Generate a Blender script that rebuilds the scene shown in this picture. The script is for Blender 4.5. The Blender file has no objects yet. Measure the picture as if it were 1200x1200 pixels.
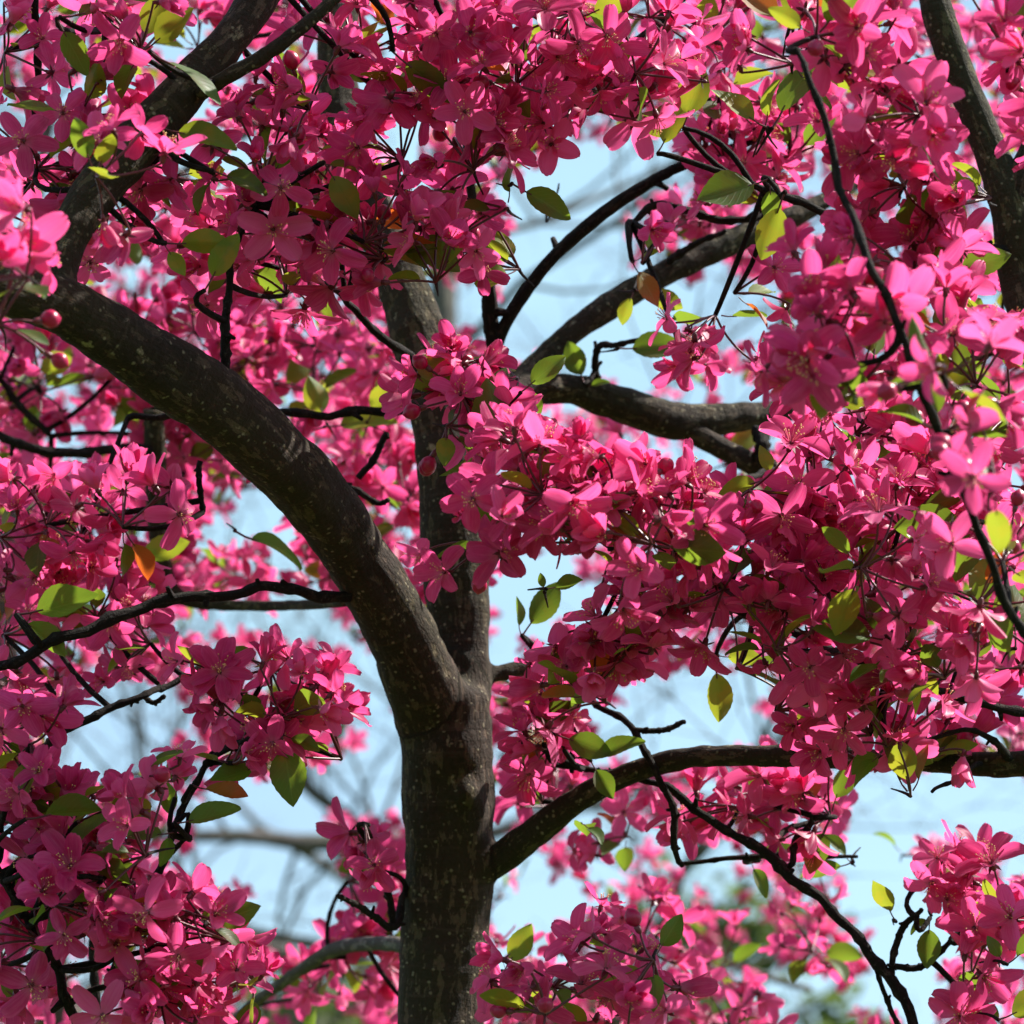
import bpy, math, random
import numpy as np
from mathutils import Vector, Matrix, noise as mnoise

random.seed(11)
rng = np.random.default_rng(11)
sc = bpy.context.scene
col = sc.collection
R = math.radians

# ------------------------------------------------------------------ camera, sky, sun, exposure
PITCH = 18.0
K = 0.72 / 2.3 / 1200.0                      # metres per photo pixel and metre of depth
CAM = Vector((0.0, 0.0, 1.6))
FWD = Vector((0, math.cos(R(PITCH)), math.sin(R(PITCH))))
UPV = Vector((0, -math.sin(R(PITCH)), math.cos(R(PITCH))))
RGT = Vector((1, 0, 0))
cd = bpy.data.cameras.new("camera")
cam = bpy.data.objects.new("camera", cd)
col.objects.link(cam)
cam.location = CAM
cam.rotation_euler = (R(90 + PITCH), 0, 0)
cd.sensor_width = 36
cd.lens = 18.0 / (600 * K)
cd.clip_start = 0.05
cd.clip_end = 3000
cd.dof.use_dof = True
cd.dof.focus_distance = 2.08
cd.dof.aperture_fstop = (cd.lens / 1000.0) / 0.011
cd.dof.aperture_blades = 0
sc.camera = cam

SUN_EL, SUN_AZ = 48.0, 74.0                  # azimuth measured from the view direction (+Y) towards +X
SKY_STRENGTH = 0.078
w = bpy.data.worlds.new("World")
sc.world = w
w.use_nodes = True
nt = w.node_tree
nt.nodes.clear()
out = nt.nodes.new("ShaderNodeOutputWorld")
bg = nt.nodes.new("ShaderNodeBackground")
sky = nt.nodes.new("ShaderNodeTexSky")
sky.sky_type = 'NISHITA'
sky.sun_disc = False
sky.sun_elevation = R(SUN_EL)
sky.sun_rotation = R(SUN_AZ)
sky.air_density = 1.0
sky.dust_density = 0.9
sky.ozone_density = 1.0
tc = nt.nodes.new("ShaderNodeTexCoord")
mp = nt.nodes.new("ShaderNodeMapping")
mp.inputs["Scale"].default_value = (2.2, 2.2, 5.0)
nz = nt.nodes.new("ShaderNodeTexNoise")
nz.inputs["Scale"].default_value = 2.2
nz.inputs["Detail"].default_value = 6
nz.inputs["Roughness"].default_value = 0.55
cr = nt.nodes.new("ShaderNodeValToRGB")
cr.color_ramp.elements[0].position = 0.30
cr.color_ramp.elements[0].color = (0.25, 0.25, 0.25, 1)
cr.color_ramp.elements[1].position = 0.72
cr.color_ramp.elements[1].color = (0.8, 0.8, 0.8, 1)
mx = nt.nodes.new("ShaderNodeMix")
mx.data_type = 'RGBA'
mx.inputs["B"].default_value = (3.3, 5.2, 6.2, 1)      # thin high cloud, in the sky texture's own units
L = nt.links.new
L(tc.outputs["Generated"], mp.inputs["Vector"])
L(mp.outputs["Vector"], nz.inputs["Vector"])
L(nz.outputs["Fac"], cr.inputs["Fac"])
L(cr.outputs["Color"], mx.inputs["Factor"])
L(sky.outputs["Color"], mx.inputs["A"])
L(mx.outputs["Result"], bg.inputs["Color"])
bg.inputs["Strength"].default_value = SKY_STRENGTH
L(bg.outputs["Background"], out.inputs["Surface"])

sl = bpy.data.lights.new("sun", 'SUN')
sl.energy = 5.0
sl.angle = R(0.5)
sl.color = (1.0, 0.95, 0.88)
sun = bpy.data.objects.new("sun", sl)
col.objects.link(sun)
SUND = Vector((math.sin(R(SUN_AZ)) * math.cos(R(SUN_EL)), math.cos(R(SUN_AZ)) * math.cos(R(SUN_EL)), math.sin(R(SUN_EL))))
sun.rotation_euler = (-SUND).to_track_quat('-Z', 'Y').to_euler()
sun.location = SUND * 30

sc.view_settings.view_transform = 'Standard'
sc.view_settings.look = 'None'
sc.view_settings.gamma = 1.0
sc.view_settings.use_curve_mapping = False
sc.view_settings.exposure = 1.32
sc.cycles.use_denoising = True
sc.cycles.max_bounces = 5
sc.cycles.diffuse_bounces = 2
sc.cycles.transmission_bounces = 3
sc.cycles.caustics_reflective = False
sc.cycles.caustics_refractive = False


# ------------------------------------------------------------------ helpers
def P(px, py, d):
    """photo pixel + depth along the lens axis -> world point"""
    return CAM + RGT * ((px - 600) * K * d) + UPV * ((600 - py) * K * d) + FWD * d


def proj(p):
    v = Vector(p) - CAM
    d = v.dot(FWD)
    return 600 + v.dot(RGT) / (K * d), 600 - v.dot(UPV) / (K * d), d


def tag(o, label=None, cat=None, group=None, kind=None):
    for k_, v_ in (("label", label), ("category", cat), ("group", group), ("kind", kind)):
        if v_:
            o[k_] = v_
    return o


def link(name, me, parent=None, loc=None):
    o = bpy.data.objects.new(name, me)
    col.objects.link(o)
    if parent:
        o.parent = parent
    if loc is not None:
        o.location = loc
    return o


class MB:
    """collects faces into one mesh; att is a per-vertex rgb triple"""
    def __init__(self):
        self.v, self.f, self.m, self.a = [], [], [], []
        self.n = 0

    def add(self, verts, faces, mat, att):
        verts = np.asarray(verts, float).reshape(-1, 3)
        self.v.append(verts)
        att = np.asarray(att, float)
        if att.ndim == 1:
            att = np.tile(att, (len(verts), 1))
        self.a.append(att)
        for f in faces:
            self.f.append([i + self.n for i in f])
        self.m.extend([mat] * len(faces))
        self.n += len(verts)

    def arrays(self):
        tot = np.array([len(f) for f in self.f], np.int32)
        flat = np.array([i for f in self.f for i in f], np.int32)
        return dict(v=np.concatenate(self.v), a=np.concatenate(self.a), loop=flat, tot=tot, m=np.array(self.m, np.int32))


def make_mesh(name, A, mats, smooth=True, attname="tint"):
    me = bpy.data.meshes.new(name)
    nv, nl, nf = len(A['v']), len(A['loop']), len(A['tot'])
    me.vertices.add(nv)
    me.loops.add(nl)
    me.polygons.add(nf)
    me.vertices.foreach_set("co", np.ascontiguousarray(A['v'], np.float32).ravel())
    me.loops.foreach_set("vertex_index", A['loop'])
    st = np.zeros(nf, np.int32)
    st[1:] = np.cumsum(A['tot'])[:-1]
    me.polygons.foreach_set("loop_start", st)
    me.polygons.foreach_set("loop_total", A['tot'])
    me.polygons.foreach_set("material_index", A['m'])
    me.polygons.foreach_set("use_smooth", np.full(nf, smooth))
    for m in mats:
        me.materials.append(m)
    at = me.attributes.new(attname, 'FLOAT_VECTOR', 'POINT')
    at.data.foreach_set("vector", np.ascontiguousarray(A['a'], np.float32).ravel())
    me.update(calc_edges=True)
    me.validate()
    return me


def merge(list_of):
    """list of (arrays, 4x4 matrix, attr override func) -> arrays"""
    V, A, Lp, T, M = [], [], [], [], []
    n = 0
    for arr, mat, rnd in list_of:
        m = np.array(mat)
        V.append(arr['v'] @ m[:3, :3].T + m[:3, 3])
        a = arr['a'].copy()
        if rnd is not None:
            a[:, 0] = rnd
        A.append(a)
        Lp.append(arr['loop'] + n)
        T.append(arr['tot'])
        M.append(arr['m'])
        n += len(arr['v'])
    return dict(v=np.concatenate(V), a=np.concatenate(A), loop=np.concatenate(Lp).astype(np.int32),
                tot=np.concatenate(T), m=np.concatenate(M))


def frame_from(n, roll=0.0):
    n = Vector(n).normalized()
    t = n.orthogonal().normalized()
    b = n.cross(t)
    x = t * math.cos(roll) + b * math.sin(roll)
    y = n.cross(x)
    return Matrix((x, y, n)).transposed()


def smooth_path(pts, n_per=6):
    """Catmull-Rom through (Vector, r)"""
    if len(pts) < 3:
        pts = [pts[0], ((pts[0][0] + pts[1][0]) / 2, (pts[0][1] + pts[1][1]) / 2), pts[1]]
    q = [np.array([*p, r]) for p, r in pts]
    q = [2 * q[0] - q[1]] + q + [2 * q[-1] - q[-2]]
    o = []
    for i in range(1, len(q) - 2):
        for j in range(n_per):
            t = j / n_per
            o.append(0.5 * (2 * q[i] + (q[i + 1] - q[i - 1]) * t + (2 * q[i - 1] - 5 * q[i] + 4 * q[i + 1] - q[i + 2]) * t * t
                            + (3 * q[i] - q[i - 1] - 3 * q[i + 1] + q[i + 2]) * t ** 3))
    o.append(q[-2])
    return np.array(o)


def tube(mb, path, seg=10, mat=0, wob=0.0, seed=0.0, caps=True, att=None):
    """path: array n x 4 (xyz r).  att None -> bark coordinates (cos, sin, length)"""
    n = len(path)
    pts = path[:, :3]
    tan = np.gradient(pts, axis=0)
    tan /= np.linalg.norm(tan, axis=1)[:, None] + 1e-12
    u = Vector(tan[0]).orthogonal().normalized()
    u = np.array(u)
    vs, at = [], []
    ln = 0
    for i in range(n):
        if i:
            ln += np.linalg.norm(pts[i] - pts[i - 1])
            u = u - tan[i] * u.dot(tan[i])
            u /= np.linalg.norm(u) + 1e-12
        v = np.cross(tan[i], u)
        for k in range(seg):
            a = 2 * math.pi * k / seg
            d = u * math.cos(a) + v * math.sin(a)
            r = path[i, 3]
            if wob:
                p = pts[i] + d * r
                r *= 1 + wob * mnoise.noise(Vector(p) * (0.5 / max(r, .002)) + Vector((seed, 0, 0)))
            vs.append(pts[i] + d * r)
            at.append((math.cos(a) * path[i, 3], math.sin(a) * path[i, 3], ln + seed))
    fs = []
    for i in range(n - 1):
        for k in range(seg):
            k2 = (k + 1) % seg
            fs.append((i * seg + k, i * seg + k2, (i + 1) * seg + k2, (i + 1) * seg + k))
    if caps:
        c0, c1 = len(vs), len(vs) + 1
        vs += [pts[0], pts[-1] + tan[-1] * path[-1, 3] * 0.5]
        at += [at[0], at[(n - 1) * seg]]
        for k in range(seg):
            k2 = (k + 1) % seg
            fs.append((c0, k2, k))
            fs.append((c1, (n - 1) * seg + k, (n - 1) * seg + k2))
    mb.add(vs, fs, mat, at if att is None else att)


# ------------------------------------------------------------------ materials
def new_mat(name):
    m = bpy.data.materials.new(name)
    m.use_nodes = True
    t = m.node_tree
    t.nodes.clear()
    return m, t, t.nodes.new, t.links.new


def mixc(t, fac, a, b, blend='MIX'):
    n = t.nodes.new("ShaderNodeMix")
    n.data_type = 'RGBA'
    n.blend_type = blend
    for s, v in (("Factor", fac), ("A", a), ("B", b)):
        if isinstance(v, (int, float)):
            n.inputs[s].default_value = v
        elif isinstance(v, tuple):
            n.inputs[s].default_value = (*v, 1)
        else:
            t.links.new(v, n.inputs[s])
    return n.outputs["Result"]


def ramp(t, src, p0, p1, c0=(0, 0, 0), c1=(1, 1, 1)):
    n = t.nodes.new("ShaderNodeValToRGB")
    n.color_ramp.elements[0].position = p0
    n.color_ramp.elements[0].color = (*c0, 1)
    n.color_ramp.elements[1].position = p1
    n.color_ramp.elements[1].color = (*c1, 1)
    t.links.new(src, n.inputs["Fac"])
    return n.outputs["Color"]


def math_n(t, op, a, b=None):
    n = t.nodes.new("ShaderNodeMath")
    n.operation = op
    for i, v in enumerate((a, b)):
        if v is None:
            continue
        if isinstance(v, (int, float)):
            n.inputs[i].default_value = v
        else:
            t.links.new(v, n.inputs[i])
    return n.outputs[0]


def noise_n(t, vec, scale, detail=4, rough=.55):
    n = t.nodes.new("ShaderNodeTexNoise")
    n.inputs["Scale"].default_value = scale
    n.inputs["Detail"].default_value = detail
    n.inputs["Roughness"].default_value = rough
    if vec is not None:
        t.links.new(vec, n.inputs["Vector"])
    return n.outputs["Fac"]


def map_n(t, vec, scale):
    n = t.nodes.new("ShaderNodeMapping")
    n.inputs["Scale"].default_value = scale
    t.links.new(vec, n.inputs["Vector"])
    return n.outputs["Vector"]


def attr(t, name):
    n = t.nodes.new("ShaderNodeAttribute")
    n.attribute_name = name
    return n


def petal_material():
    m, t, N, Lk = new_mat("petal")
    a = attr(t, "tint")                      # x random per flower, y base->tip, z across the petal
    sx = N("ShaderNodeSeparateXYZ")
    Lk(a.outputs["Vector"], sx.inputs[0])
    oi = N("ShaderNodeObjectInfo")
    rnd = math_n(t, 'FRACT', math_n(t, 'ADD', sx.outputs[0], oi.outputs["Random"]))
    tone = mixc(t, ramp(t, rnd, .0, .62), (0.24, 0.0012, 0.050), (0.54, 0.007, 0.142))  # deep-to-pale spread between flowers also stands in for shade and sunlight
    tone = mixc(t, ramp(t, rnd, .58, .95), tone, (0.86, 0.150, 0.39))
    tcn = N("ShaderNodeTexCoord")
    blot = noise_n(t, tcn.outputs["Object"], 90, 4, .6)
    tone = mixc(t, math_n(t, 'MULTIPLY', ramp(t, blot, .40, .70), .30), tone, (0.82, 0.07, 0.29))
    back = N("ShaderNodeNewGeometry")
    tone = mixc(t, math_n(t, 'MULTIPLY', back.outputs["Backfacing"], .30), tone, (0.50, 0.010, 0.12))
    # pale claw at the base, paler rim at the tip, fine lengthwise veins coloured pale to imitate streaky highlights
    base = ramp(t, sx.outputs[1], 0.06, 0.30, (1, 1, 1), (0, 0, 0))
    c = mixc(t, math_n(t, 'MULTIPLY', base, 0.30), tone, (0.90, 0.42, 0.55))
    vs = math_n(t, 'SINE', math_n(t, 'MULTIPLY', sx.outputs[2], 30.0))
    wv = N("ShaderNodeCombineXYZ")
    Lk(math_n(t, 'MULTIPLY', sx.outputs[2], 7.0), wv.inputs[0])
    Lk(math_n(t, 'MULTIPLY', sx.outputs[1], 1.3), wv.inputs[1])
    Lk(math_n(t, 'MULTIPLY', rnd, 40.0), wv.inputs[2])
    vs = noise_n(t, wv.outputs[0], 1.0, 3, .6)
    vein_glint = math_n(t, 'MULTIPLY', ramp(t, vs, .42, .72), 0.26)
    c = mixc(t, vein_glint, c, (0.90, 0.34, 0.52))
    rim = ramp(t, sx.outputs[1], 0.80, 1.0)
    c = mixc(t, math_n(t, 'MULTIPLY', rim, 0.16), c, (0.92, 0.30, 0.50))
    bs = N("ShaderNodeBsdfPrincipled")
    Lk(c, bs.inputs["Base Color"])
    bs.inputs["Roughness"].default_value = 0.42
    bs.inputs["Specular IOR Level"].default_value = 0.24
    bs.inputs["Sheen Weight"].default_value = 0.05
    bs.inputs["Sheen Roughness"].default_value = 0.4
    tr = N("ShaderNodeBsdfTranslucent")
    Lk(mixc(t, 0.65, c, (0.98, 0.110, 0.34)), tr.inputs["Color"])
    bp = N("ShaderNodeBump")
    bp.inputs["Strength"].default_value = 0.25
    bp.inputs["Distance"].default_value = 0.0006
    Lk(vs, bp.inputs["Height"])
    Lk(bp.outputs[0], bs.inputs["Normal"])
    ms = N("ShaderNodeMixShader")
    ms.inputs[0].default_value = 0.55
    Lk(bs.outputs[0], ms.inputs[1])
    Lk(tr.outputs[0], ms.inputs[2])
    o = N("ShaderNodeOutputMaterial")
    Lk(ms.outputs[0], o.inputs["Surface"])
    return m


def leaf_material(name, c0, c1, trc, bronze):
    m, t, N, Lk = new_mat(name)
    a = attr(t, "tint")
    sx = N("ShaderNodeSeparateXYZ")
    Lk(a.outputs["Vector"], sx.inputs[0])
    oi = N("ShaderNodeObjectInfo")
    rnd = math_n(t, 'FRACT', math_n(t, 'ADD', sx.outputs[0], oi.outputs["Random"]))
    c = mixc(t, rnd, c0, c1)
    tcn = N("ShaderNodeTexCoord")
    nn = noise_n(t, tcn.outputs["Object"], 60, 3)
    c = mixc(t, math_n(t, 'MULTIPLY', ramp(t, nn, 0.52, 0.66), 0.6), c, bronze)
    if name == "leaf_red":
        c = mixc(t, ramp(t, sx.outputs[1], .05, .75, (1, 1, 1), (0, 0, 0)), c, (0.07, 0.12, 0.016))
    # midrib and side veins
    rib = ramp(t, math_n(t, 'ABSOLUTE', sx.outputs[2]), 0.02, 0.07, (1, 1, 1), (0, 0, 0))
    sv = math_n(t, 'SINE', math_n(t, 'MULTIPLY', math_n(t, 'SUBTRACT', sx.outputs[1], math_n(t, 'MULTIPLY', math_n(t, 'ABSOLUTE', sx.outputs[2]), 0.35)), 48.0))
    svr = ramp(t, sv, 0.80, 0.98)
    lines = math_n(t, 'MAXIMUM', rib, math_n(t, 'MULTIPLY', svr, 0.45))
    c = mixc(t, math_n(t, 'MULTIPLY', lines, 0.35), c, (0.14, 0.20, 0.05))
    bs = N("ShaderNodeBsdfPrincipled")
    Lk(c, bs.inputs["Base Color"])
    bs.inputs["Roughness"].default_value = 0.5
    bs.inputs["Specular IOR Level"].default_value = 0.28
    bp = N("ShaderNodeBump")
    bp.inputs["Strength"].default_value = 0.4
    bp.inputs["Distance"].default_value = 0.0008
    Lk(math_n(t, 'SUBTRACT', 1.0, lines), bp.inputs["Height"])
    Lk(bp.outputs[0], bs.inputs["Normal"])
    tr = N("ShaderNodeBsdfTranslucent")
    Lk(mixc(t, 0.35, trc, c), tr.inputs["Color"])
    ms = N("ShaderNodeMixShader")
    ms.inputs[0].default_value = 0.45
    Lk(bs.outputs[0], ms.inputs[1])
    Lk(tr.outputs[0], ms.inputs[2])
    o = N("ShaderNodeOutputMaterial")
    Lk(ms.outputs[0], o.inputs["Surface"])
    return m


def plain(name, c, rough=.5, spec=.4, trans=0.0):
    m, t, N, Lk = new_mat(name)
    tcn = N("ShaderNodeTexCoord")
    nn = noise_n(t, tcn.outputs["Object"], 300, 2)
    cc = mixc(t, nn, tuple(x * .7 for x in c), tuple(min(1, x * 1.3) for x in c))
    bs = N("ShaderNodeBsdfPrincipled")
    Lk(cc, bs.inputs["Base Color"])
    bs.inputs["Roughness"].default_value = rough
    bs.inputs["Specular IOR Level"].default_value = spec
    o = N("ShaderNodeOutputMaterial")
    if trans:
        tr = N("ShaderNodeBsdfTranslucent")
        Lk(cc, tr.inputs["Color"])
        ms = N("ShaderNodeMixShader")
        ms.inputs[0].default_value = trans
        Lk(bs.outputs[0], ms.inputs[1])
        Lk(tr.outputs[0], ms.inputs[2])
        Lk(ms.outputs[0], o.inputs["Surface"])
    else:
        Lk(bs.outputs[0], o.inputs["Surface"])
    return m


def bark_material(name, dark, mid, algae, lichen, lich_amt=1.0, scale=1.0):
    m, t, N, Lk = new_mat(name)
    a = attr(t, "barkco")                    # (x, y) across the limb, z along it, metres
    v = a.outputs["Vector"]
    big = noise_n(t, map_n(t, v, (9, 9, 5)), scale, 4)
    alg = noise_n(t, map_n(t, v, (16, 16, 7)), scale * 1.3, 5, .6)
    ring = noise_n(t, map_n(t, v, (14, 14, 190)), scale, 4, .6)       # horizontal lenticel bands
    fis = noise_n(t, map_n(t, v, (170, 170, 60)), scale, 5, .65)       # lengthwise fissures
    fine = noise_n(t, map_n(t, v, (420, 420, 420)), scale, 4, .7)
    vor = N("ShaderNodeTexVoronoi")
    vor.inputs["Scale"].default_value = scale
    Lk(map_n(t, v, (130, 130, 150)), vor.inputs["Vector"])
    dots = ramp(t, vor.outputs["Distance"], 0.10, 0.20, (1, 1, 1), (0, 0, 0))
    lic = noise_n(t, map_n(t, v, (70, 70, 52)), scale, 6, .65)
    c = mixc(t, ramp(t, big, .35, .65), dark, mid)
    c = mixc(t, math_n(t, 'MULTIPLY', ramp(t, alg, .44, .60), .8), c, algae)
    c = mixc(t, math_n(t, 'MULTIPLY', ramp(t, fine, .35, .7), .35), c, tuple(min(1, x * 2.2) for x in mid))
    c = mixc(t, math_n(t, 'MULTIPLY', ramp(t, fis, .44, .34), .65), c, tuple(x * .25 for x in dark))
    c = mixc(t, math_n(t, 'MULTIPLY', ramp(t, ring, .56, .72), .16), c, tuple(min(1, x * 2.0) for x in mid))
    c = mixc(t, math_n(t, 'MULTIPLY', dots, .45 * lich_amt), c, lichen)
    c = mixc(t, math_n(t, 'MULTIPLY', ramp(t, lic, .63, .70), .7 * lich_amt), c, lichen)
    h = math_n(t, 'ADD', math_n(t, 'MULTIPLY', fis, 1.2), math_n(t, 'MULTIPLY', ring, .55))
    h = math_n(t, 'ADD', h, math_n(t, 'MULTIPLY', fine, .40))
    h = math_n(t, 'ADD', h, math_n(t, 'MULTIPLY', dots, .18))
    bp = N("ShaderNodeBump")
    bp.inputs["Strength"].default_value = 0.9
    bp.inputs["Distance"].default_value = 0.0035
    Lk(h, bp.inputs["Height"])
    bs = N("ShaderNodeBsdfPrincipled")
    Lk(c, bs.inputs["Base Color"])
    bs.inputs["Roughness"].default_value = 0.85
    bs.inputs["Specular IOR Level"].default_value = 0.15
    Lk(bp.outputs[0], bs.inputs["Normal"])
    o = N("ShaderNodeOutputMaterial")
    Lk(bs.outputs[0], o.inputs["Surface"])
    return m


M_PETAL = petal_material()
M_FIL = plain("filament", (0.80, 0.22, 0.30), .5, .3, .4)
M_ANTH = plain("anther", (0.82, 0.50, 0.20), .7, .2)
M_CALYX = plain("calyx", (0.12, 0.020, 0.030), .45)
M_PED = plain("flower_stalk", (0.085, 0.014, 0.020), .4)
M_BUD = plain("bud", (0.42, 0.006, 0.07), .35, .5, .2)
FLOWER_MATS = [M_PETAL, M_FIL, M_ANTH, M_CALYX]
M_LEAF = leaf_material("leaf_green", (0.028, 0.062, 0.010), (0.060, 0.115, 0.018), (0.30, 0.44, 0.03), (0.09, 0.045, 0.015))
M_LEAFLIT = leaf_material("leaf_sunlit", (0.08, 0.15, 0.016), (0.15, 0.20, 0.024), (0.46, 0.50, 0.03), (0.28, 0.16, 0.02))  # yellow-green of sunlit leaves put into the colour
M_LEAFR = leaf_material("leaf_red", (0.30, 0.045, 0.012), (0.22, 0.075, 0.015), (0.85, 0.16, 0.02), (0.10, 0.08, 0.02))
M_BARK = bark_material("bark", (0.020, 0.014, 0.009), (0.082, 0.057, 0.040), (0.046, 0.049, 0.015), (0.38, 0.34, 0.22), .9)
M_TWIG = bark_material("twig_bark", (0.010, 0.007, 0.006), (0.030, 0.020, 0.018), (0.020, 0.020, 0.012), (0.30, 0.27, 0.22), .2, 1.6)
M_GREYBARK = bark_material("grey_bark", (0.10, 0.085, 0.08), (0.19, 0.165, 0.155), (0.10, 0.11, 0.06), (0.40, 0.39, 0.34), .6)


# ------------------------------------------------------------------ flowers, leaves, buds
def build_flower(r, openness, nu, nv, nst, hi):
    """one blossom, opening along +Z, its base at the origin, about 5 cm across"""
    mb = MB()
    off = r.uniform(0, 6.28)
    for k in range(5):
        Lp = 0.0258 * r.uniform(.92, 1.08)
        W = 0.0059 * r.uniform(.88, 1.12)
        e0 = openness + r.uniform(-.16, .16)           # angle of the petal above the flower plane, at its base
        bend = r.uniform(-.95, .05) if r.random() < .65 else r.uniform(.1, .9)
        cup = r.uniform(.12, .55)
        twist = r.uniform(-.25, .25)
        az = off + k * 2 * math.pi / 5 + r.uniform(-.13, .13)
        ph1, ph2 = r.uniform(0, 6), r.uniform(0, 6)
        vs, at = [], []
        x, z = 0.0016, 0.001
        rot = Matrix.Rotation(az, 3, 'Z')
        for j in range(nv + 1):
            t = 1 - (1 - j / nv) ** 1.7
            ang = e0 + bend * t
            if j:
                x += math.cos(ang) * Lp * (t - tp_)
                z += math.sin(ang) * Lp * (t - tp_)
            tp_ = t
            q_ = (t - .56) / (.445 if t > .56 else .66)
            prof = math.sqrt(max(0.0, 1 - q_ * q_))
            claw = min(1, .16 + (t / .30) ** 1.3)
            wd = W * prof * claw + 0.0007
            for i in range(nu + 1):
                s = -1 + 2 * i / nu
                lz = cup * wd * (s * s) * 1.5
                lz += 0.0007 * math.sin(5 * t + ph1 + s * 2.2) * abs(s) + 0.0005 * math.sin(9 * t * s + ph2)
                lz += twist * wd * s * t
                nx, nz_ = -math.sin(ang), math.cos(ang)
                p = Vector((x + nx * lz, s * wd, z + nz_ * lz))
                # notch / rounding at the tip
                if j == nv:
                    p -= Vector((math.cos(ang), 0, math.sin(ang))) * 0.0012 * (s * s)
                vs.append(rot @ p)
                at.append((0.0, t, s))
        fs = []
        for j in range(nv):
            for i in range(nu):
                q = j * (nu + 1) + i
                fs.append((q, q + 1, q + nu + 2, q + nu + 1))
        mb.add(vs, fs, 0, at)
    # stamens
    for k in range(nst):
        az = r.uniform(0, 6.28)
        sp = r.uniform(.05, .55)
        ln = r.uniform(.008, .0125)
        d = Vector((math.cos(az) * math.sin(sp), math.sin(az) * math.sin(sp), math.cos(sp)))
        p0 = Vector((math.cos(az), math.sin(az), 0)) * .0012 + Vector((0, 0, .001))
        p1 = p0 + d * ln * .6
        p2 = p0 + d * ln + Vector((math.cos(az), math.sin(az), 0)) * .0012
        pth = np.array([[*p0, .00028], [*p1, .00024], [*p2, .0002]])
        tube(mb, pth, 3, 1, caps=False, att=(0, 0, 0))
        a = .00062
        vv = [p2 + Vector(q) * a for q in ((1, 0, 0), (0, 1, 0), (-1, 0, 0), (0, -1, 0), (0, 0, 1.2), (0, 0, -1.2))]
        mb.add(vv, [(0, 1, 4), (1, 2, 4), (2, 3, 4), (3, 0, 4), (1, 0, 5), (2, 1, 5), (3, 2, 5), (0, 3, 5)], 2, (0, 0, 0))
    # calyx: cup and five sepals
    pth = np.array([[0, 0, -.0062, .0008], [0, 0, -.005, .0019], [0, 0, -.002, .0022], [0, 0, .0012, .0024]])
    tube(mb, pth, 6, 3, att=(0, 0, 0))
    for k in range(5):
        az = off + (k + .5) * 2 * math.pi / 5
        c, s = math.cos(az), math.sin(az)
        pts = [(.0020, -.0011, 0), (.0020, .0011, 0), (.0045, .0013, -.0012), (.0045, -.0013, -.0012), (.0078, 0, -.0030)]
        vv = [(c * a - s * b, s * a + c * b, z) for a, b, z in pts]
        mb.add(vv, [(0, 1, 2, 3), (3, 2, 4)], 3, (0, 0, 0))
    return mb.arrays()


OPEN = [.15, .32, .48, .60, .72, .88, 1.02, 1.18, .40, .55, .05, .66, 1.32, .25, .80, -.15]
rr = random.Random(5)
FL_HI = [build_flower(rr, o, 6, 8, 16, True) for o in OPEN]
FL_LO = [build_flower(rr, o, 4, 5, 7, False) for o in OPEN]
FL_MESH = [make_mesh("flower", A, FLOWER_MATS) for A in FL_HI]


def build_leaf(r, nu, nv):
    """leaf along +X from its stalk base at the origin, upper side +Z"""
    mb = MB()
    Ln = 0.034 * r.uniform(.85, 1.15)
    W = Ln * r.uniform(.24, .32)
    fold = r.uniform(.15, .6)
    curl = r.uniform(-.9, .5)
    vs, at = [], []
    x, z = 0.010, 0.0
    wig = r.uniform(0, 6)
    for j in range(nv + 1):
        t = j / nv
        ang = curl * (t - .2)
        if j:
            x += math.cos(ang) * Ln / nv
            z += math.sin(ang) * Ln / nv
        pr = math.sin(math.pi * t ** .82)
        wd = W * max(pr, 0) ** .85 + .0003
        for i in range(nu + 1):
            s = -1 + 2 * i / nu
            ed = 1 + ((.022 if j % 2 else -.022) if abs(s) == 1 else 0)
            lz = fold * abs(s) * wd + .0012 * math.sin(6 * t + wig) * s
            vs.append((x - math.sin(ang) * lz, s * wd * ed, z + math.cos(ang) * lz))
            at.append((0, t, s))
    fs = []
    for j in range(nv):
        for i in range(nu):
            q = j * (nu + 1) + i
            fs.append((q, q + 1, q + nu + 2, q + nu + 1))
    mb.add(vs, fs, 0, at)
    tube(mb, np.array([[0, 0, 0, .0007], [.006, 0, -.0006, .0006], [.0135, 0, .0001, .0005]]), 5, 1, caps=False, att=(0, 0, 0))
    return mb.arrays()


LF = [build_leaf(rr, 6, 16) for _ in range(6)]
LF_LO = [build_leaf(rr, 4, 6) for _ in range(6)]
LEAF_MESH = {m.name: [make_mesh("leaf", A, [m, M_PED]) for A in LF] for m in (M_LEAF, M_LEAFLIT, M_LEAFR)}


def build_bud(r):
    mb = MB()
    k = 9
    pr = [(-.006, .0007), (-.0045, .0019), (-.001, .0023)]
    tube(mb, np.array([[0, 0, z, q] for z, q in pr]), 7, 1, att=(0, 0, 0))
    pth = []
    for i in range(k):
        t = i / (k - 1)
        pth.append([.0006 * math.sin(3 * t), 0, -.001 + .0125 * t, .0004 + .0052 * math.sin(math.pi * min(1, t * .97 + .03)) ** .75])
    tube(mb, np.array(pth), 10, 0, wob=.12, att=(0, 0, 0))
    return mb.arrays()


BUD = [build_bud(rr) for _ in range(3)]
BUD_MESH = [make_mesh("bud", A, [M_BUD, M_CALYX]) for A in BUD]

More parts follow.
